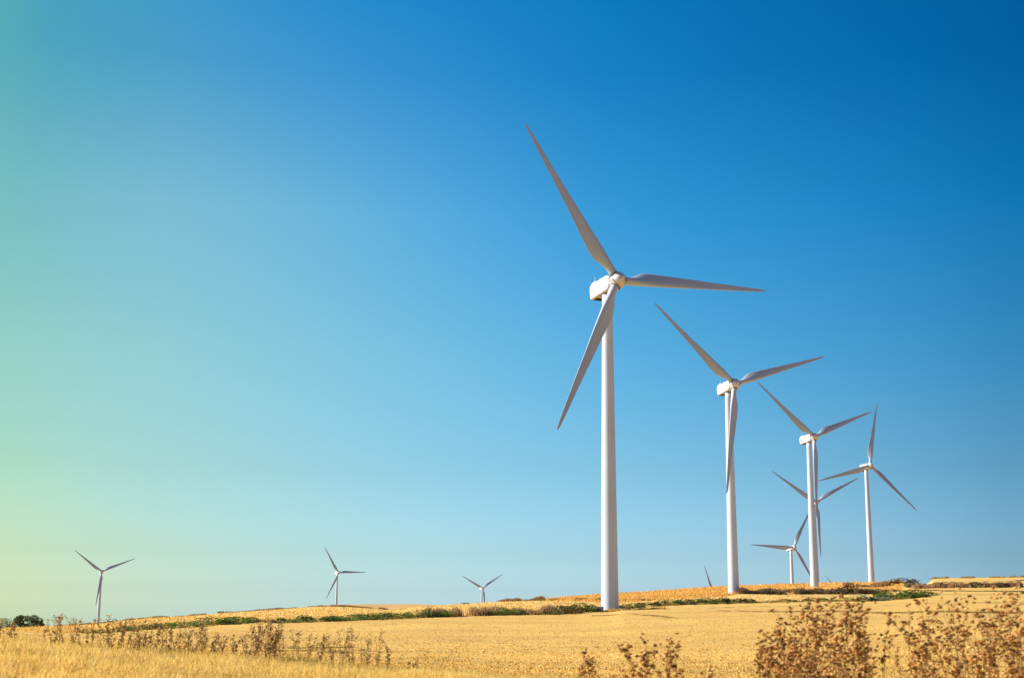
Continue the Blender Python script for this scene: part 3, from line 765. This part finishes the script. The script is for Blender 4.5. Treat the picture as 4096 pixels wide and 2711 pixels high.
# ------------------------------------------------------------------ trees at the left edge
def make_tree(px, d, topy, wpx, seed, label, lobes, pal, baselow=0):
    g = np.random.default_rng(seed)
    base = at(px, d); _, sl = ray(px, topy); ztop = float(sl[0]) * d
    Ht = ztop - base.z; s = d / F_PX; W = wpx * s
    root = empty('tree', base)
    m = MB(); m.tube([(0, 0, -.3), (.1, 0, Ht * .3), (-.1, .1, Ht * .6)], [.28, .2, .1], 8)
    for q in range(4):
        a = q * 1.7 + seed; m.tube([(0, 0, Ht * .35), (math.cos(a) * W * .22, math.sin(a) * W * .2, Ht * .7)], [.12, .04], 6)
    m.build('trunk', M['bark'], root)
    n = 2600; nl = lobes
    cen = np.stack([g.uniform(-.34, .34, nl) * W, g.uniform(-.3, .3, nl) * W, g.uniform(.35, .82, nl) * Ht], -1)
    rad = g.uniform(.14, .22, nl) * W
    cen[0] = (0, 0, Ht - rad[0]); k = g.integers(0, nl, n)
    dd = g.normal(size=(n, 3)); dd /= np.linalg.norm(dd, axis=1)[:, None]
    P = cen[k] + dd * (rad[k] * g.uniform(.5, 1.05, n) ** .5)[:, None] * np.array([1, 1, .8])
    sz = g.uniform(.10, .24, n); a = g.normal(size=(n, 3)); a /= np.linalg.norm(a, axis=1)[:, None]
    b = np.cross(a, g.normal(size=(n, 3))); b /= np.linalg.norm(b, axis=1)[:, None]
    a *= sz[:, None]; b *= (sz * .6)[:, None]
    V = np.stack([P - a, P + b, P + a, P - b], 1).reshape(-1, 3); F = np.arange(n)[:, None] * 4 + np.array([[0, 1, 2, 3]])
    pal = np.array(pal); c = pal[g.integers(0, len(pal), n)] * g.uniform(.75, 1.25, (n, 1))
    link_mesh('crown', V, F, M['leaf'], root, col=np.repeat(c, 4, axis=0))
    return tag(root, label, 'tree', 'trees on the horizon at the left edge')
TG1 = [(.12, .15, .055), (.14, .17, .06), (.09, .115, .045)]
make_tree(84, 430, 2455, 66, 1, 'round-topped dark green tree, left one of the close pair near the left edge', 9, TG1)
make_tree(136, 436, 2453, 80, 2, 'taller dark green tree, right one of the close pair near the left edge', 11, TG1)
make_tree(166, 424, 2478, 36, 3, 'low dark bushy tree leaning out right of the close pair', 6, TG1)
make_tree(28, 500, 2474, 130, 4, 'low olive tree spreading at the very left edge', 10, [(.12, .14, .04), (.17, .18, .05), (.08, .10, .03)])
make_tree(-20, 900, 2484, 110, 5, 'far bluish tree cut by the left edge of the photo', 10, [(.04, .06, .05), (.05, .075, .06)])

# ------------------------------------------------------------------ dried weeds
STEM = [(.40, .25, .11), (.30, .18, .07)]
HUE = [(.46, .20, .05), (.56, .27, .075), (.30, .125, .03), (.68, .40, .14), (.15, .065, .022)]
def make_weed(x, d, hgt, seed, label, group, lean=0.0, dens=1.0, dark=1.0, hs=.015):
    """dead branching weed: ribbed stems that fork upward, flat seed heads at every end"""
    r = random.Random(seed)
    root = empty('dried_weed', at(x, d)); root.location.z -= .02
    stems = MB(); ends = []
    def grow(p, dr, ln, rad, lvl):
        n = 7 if lvl == 0 else 3; pts = [p]; q = p.copy(); dd = dr.copy()
        for i in range(n):
            dd = (dd + Vector((r.gauss(0, .08), r.gauss(0, .08), r.gauss(.04, .04)))).normalized()
            q = q + dd * (ln / n); pts.append(q.copy())
            if lvl < 2 and (i >= 0 or lvl > 0):
                for s in range(r.choice((1, 2, 2) if lvl else (2, 2, 3))):
                    if r.random() > dens: continue
                    a = r.uniform(0, 6.283); o = Vector((math.cos(a), math.sin(a), 0))
                    nd = (dd * 1.0 + o * r.uniform(.25, .65)).normalized()
                    grow(q.copy(), nd, ln * (r.uniform(.12, .26) if lvl == 0 else r.uniform(.3, .6)), rad * .55, lvl + 1)
            if lvl == 1 and r.random() < .2: ends.append((q.copy(), .7))
        stems.tube([tuple(v) for v in pts], [rad * (1 - .6 * k / n) for k in range(n + 1)], 4)
        ends.append((pts[-1], 1.0))
    for s in range(r.choice((2, 3, 3, 4))):
        a = r.uniform(0, 6.283)
        dr = Vector((math.cos(a) * .15 + lean, math.sin(a) * .15, 1)).normalized()
        grow(Vector((r.gauss(0, .05), r.gauss(0, .05), 0)), dr, hgt * r.uniform(.72, .98), .0035, 0)
    zmax = max(e[0].z for e in ends); f = hgt / zmax
    stems.v = [(v[0] * f, v[1] * f, v[2] * f) for v in stems.v]
    stems.build('stem', M['weedstem'], root)
    V, F, C = [], [], []
    hue = HUE
    for (p, s0) in ends:
        p = p * f; base = hue[r.randrange(5)]
        if dark > 1: base = (base[0] * .95, base[1] * 1.3, base[2] * 1.7)
        for _ in range(r.choice((1, 2, 2))):
            c = Vector((r.gauss(0, .008), r.gauss(0, .008), r.gauss(0, .004))) + p
            sx, sz = hs * s0 * r.uniform(.5, 1.15), hs * s0 * r.uniform(.22, .5)
            a = r.uniform(0, 6.283); ux = Vector((math.cos(a), math.sin(a), r.gauss(-.1, .3))).normalized(); uy = Vector((-math.sin(a), math.cos(a), r.gauss(0, .3))).normalized(); uz = ux.cross(uy)
            n0 = len(V)
            V += [c + ux * sx, c + uy * sx * .6, c - ux * sx * .9, c - uy * sx * .7, c + uz * sz, c - uz * sz * .8]
            F += [(n0, n0 + 1, n0 + 4), (n0 + 1, n0 + 2, n0 + 4), (n0 + 2, n0 + 3, n0 + 4), (n0 + 3, n0, n0 + 4), (n0 + 1, n0, n0 + 5), (n0 + 2, n0 + 1, n0 + 5), (n0 + 3, n0 + 2, n0 + 5), (n0, n0 + 3, n0 + 5)]
            k = r.uniform(.75, 1.3) * dark
            C += [tuple(min(1, ch * k) for ch in base)] * 6
    link_mesh('seed_heads', V, np.array(F), M['weed'], root, col=np.array(C))  # dried seed heads at the stem ends, all in one mesh
    tag(root, label, 'dried weed', group)
M['weedstem'] = flat_mat('dry_stem', (.36, .21, .08), .9, (.25, .14, .05))
def weed_px(x, d, topy, *a, **k):
    g = at(x, d); _, sl = ray(x, topy)
    make_weed(x, d, max(.12, float(sl[0]) * d - g.z), *a, **k)
GR = 'rust-brown dried weeds in the near thicket on the right'
RW = [(3085, 9.6, 2530), (3140, 10.4, 2470), (3185, 9.2, 2440), (3235, 10.8, 2398), (3290, 9.8, 2388), (3335, 9.2, 2420), (3385, 10.5, 2392), (3440, 9.5, 2400), (3490, 10.2, 2425), (3268, 9.6, 2410),
      (3360, 10.0, 2405), (3650, 9.4, 2425), (3695, 10.2, 2410), (3745, 9.2, 2440), (3800, 10.8, 2460), (3860, 9.6, 2400), (3905, 10.4, 2365), (3950, 9.0, 2400), (3990, 10.0, 2375), (4035, 9.4, 2385), (4080, 10.2, 2360), (4125, 9.3, 2380), (3062, 9.0, 2580), (3115, 8.8, 2560), (3165, 10.8, 2540), (3215, 8.8, 2500), (3310, 11.0, 2440), (3410, 8.9, 2470), (3465, 11.0, 2460), (3675, 8.8, 2520), (3725, 10.9, 2480), (3830, 9.0, 2470), (3930, 11.0, 2420), (4060, 8.8, 2450)]
RW.sort()
for i, (x, d, ty) in enumerate(RW):
    side = (f'{ORD[i]} from the left end of the right-hand thicket' if i < 17 else f'{ORD[len(RW) - 1 - i]} from the right edge')
    weed_px(x, d, ty - 22, 500 + i, f'tall rust-brown dried weed, {side}', GR, lean=-.04, dens=.53, hs=.024)
GM = 'lone dried weeds at the bottom of the photo'
for (x, d, ty, sd, lb) in ((2318, 9.5, 2580, 601, 'thin dried weed alone at the bottom edge below the nearest tower'),
                           (2600, 9.2, 2518, 602, 'tall dried weed, left one of the pair below and right of the nearest tower'),
                           (2705, 9.5, 2520, 603, 'tall dried weed, right one of the pair below and right of the nearest tower'),
                           (2855, 9.8, 2650, 604, 'short faint dried weed between the pair and the right-hand thicket')):
    weed_px(x, d, ty, sd, lb, GM, dens=.58, hs=.022)
GL = 'brown dried weeds along the top of the near verge on the left'
LW = [(8, 16.5, 2462), (52, 17.5, 2478), (195, 17.2, 2465), (235, 16.5, 2450), (262, 17.3, 2443), (300, 16.6, 2455), (345, 17.4, 2500), (400, 16.8, 2462), (440, 17.5, 2478), (465, 16.7, 2450), (505, 17.2, 2470),
      (540, 16.6, 2462), (575, 17.4, 2480), (620, 16.8, 2500), (665, 17.3, 2475), (705, 16.6, 2468), (745, 17.2, 2470), (790, 16.8, 2465), (835, 17.4, 2500), (875, 16.7, 2520), (930, 17.2, 2530), (975, 16.6, 2520), (1020, 17.0, 2475), (1055, 16.5, 2462),
      (1085, 17.3, 2468), (1115, 16.7, 2500), (1185, 17.2, 2510), (1235, 16.8, 2530), (1285, 17.4, 2560), (1325, 16.7, 2525), (1365, 17.2, 2508), (1400, 16.6, 2500), (1440, 17.3, 2540), (1478, 16.8, 2505), (1505, 17.4, 2510), (1568, 16.8, 2560), (1655, 17.0, 2640)]
LW = [(x, d - (1.6 if x < 600 else .6), ty) for x, d, ty in LW]
_r = random.Random(5)
LW += [(x + _r.uniform(10, 26), d + _r.uniform(-.3, .5), ty + _r.uniform(15, 45)) for x, d, ty in LW if 560 < x < 1100]
LW.sort()
for i, (x, d, ty) in enumerate(LW):
    weed_px(x, d, ty, 700 + i, f'brown dried weed on the left verge, ' + (f'{ORD[i]} from the left edge' if i < 40 else f'{ORD[len(LW) - 1 - i]} from the right end of its row'), GL, dens=.75 if 1000 < x < 1100 else .46, hs=.016, dark=1.3)
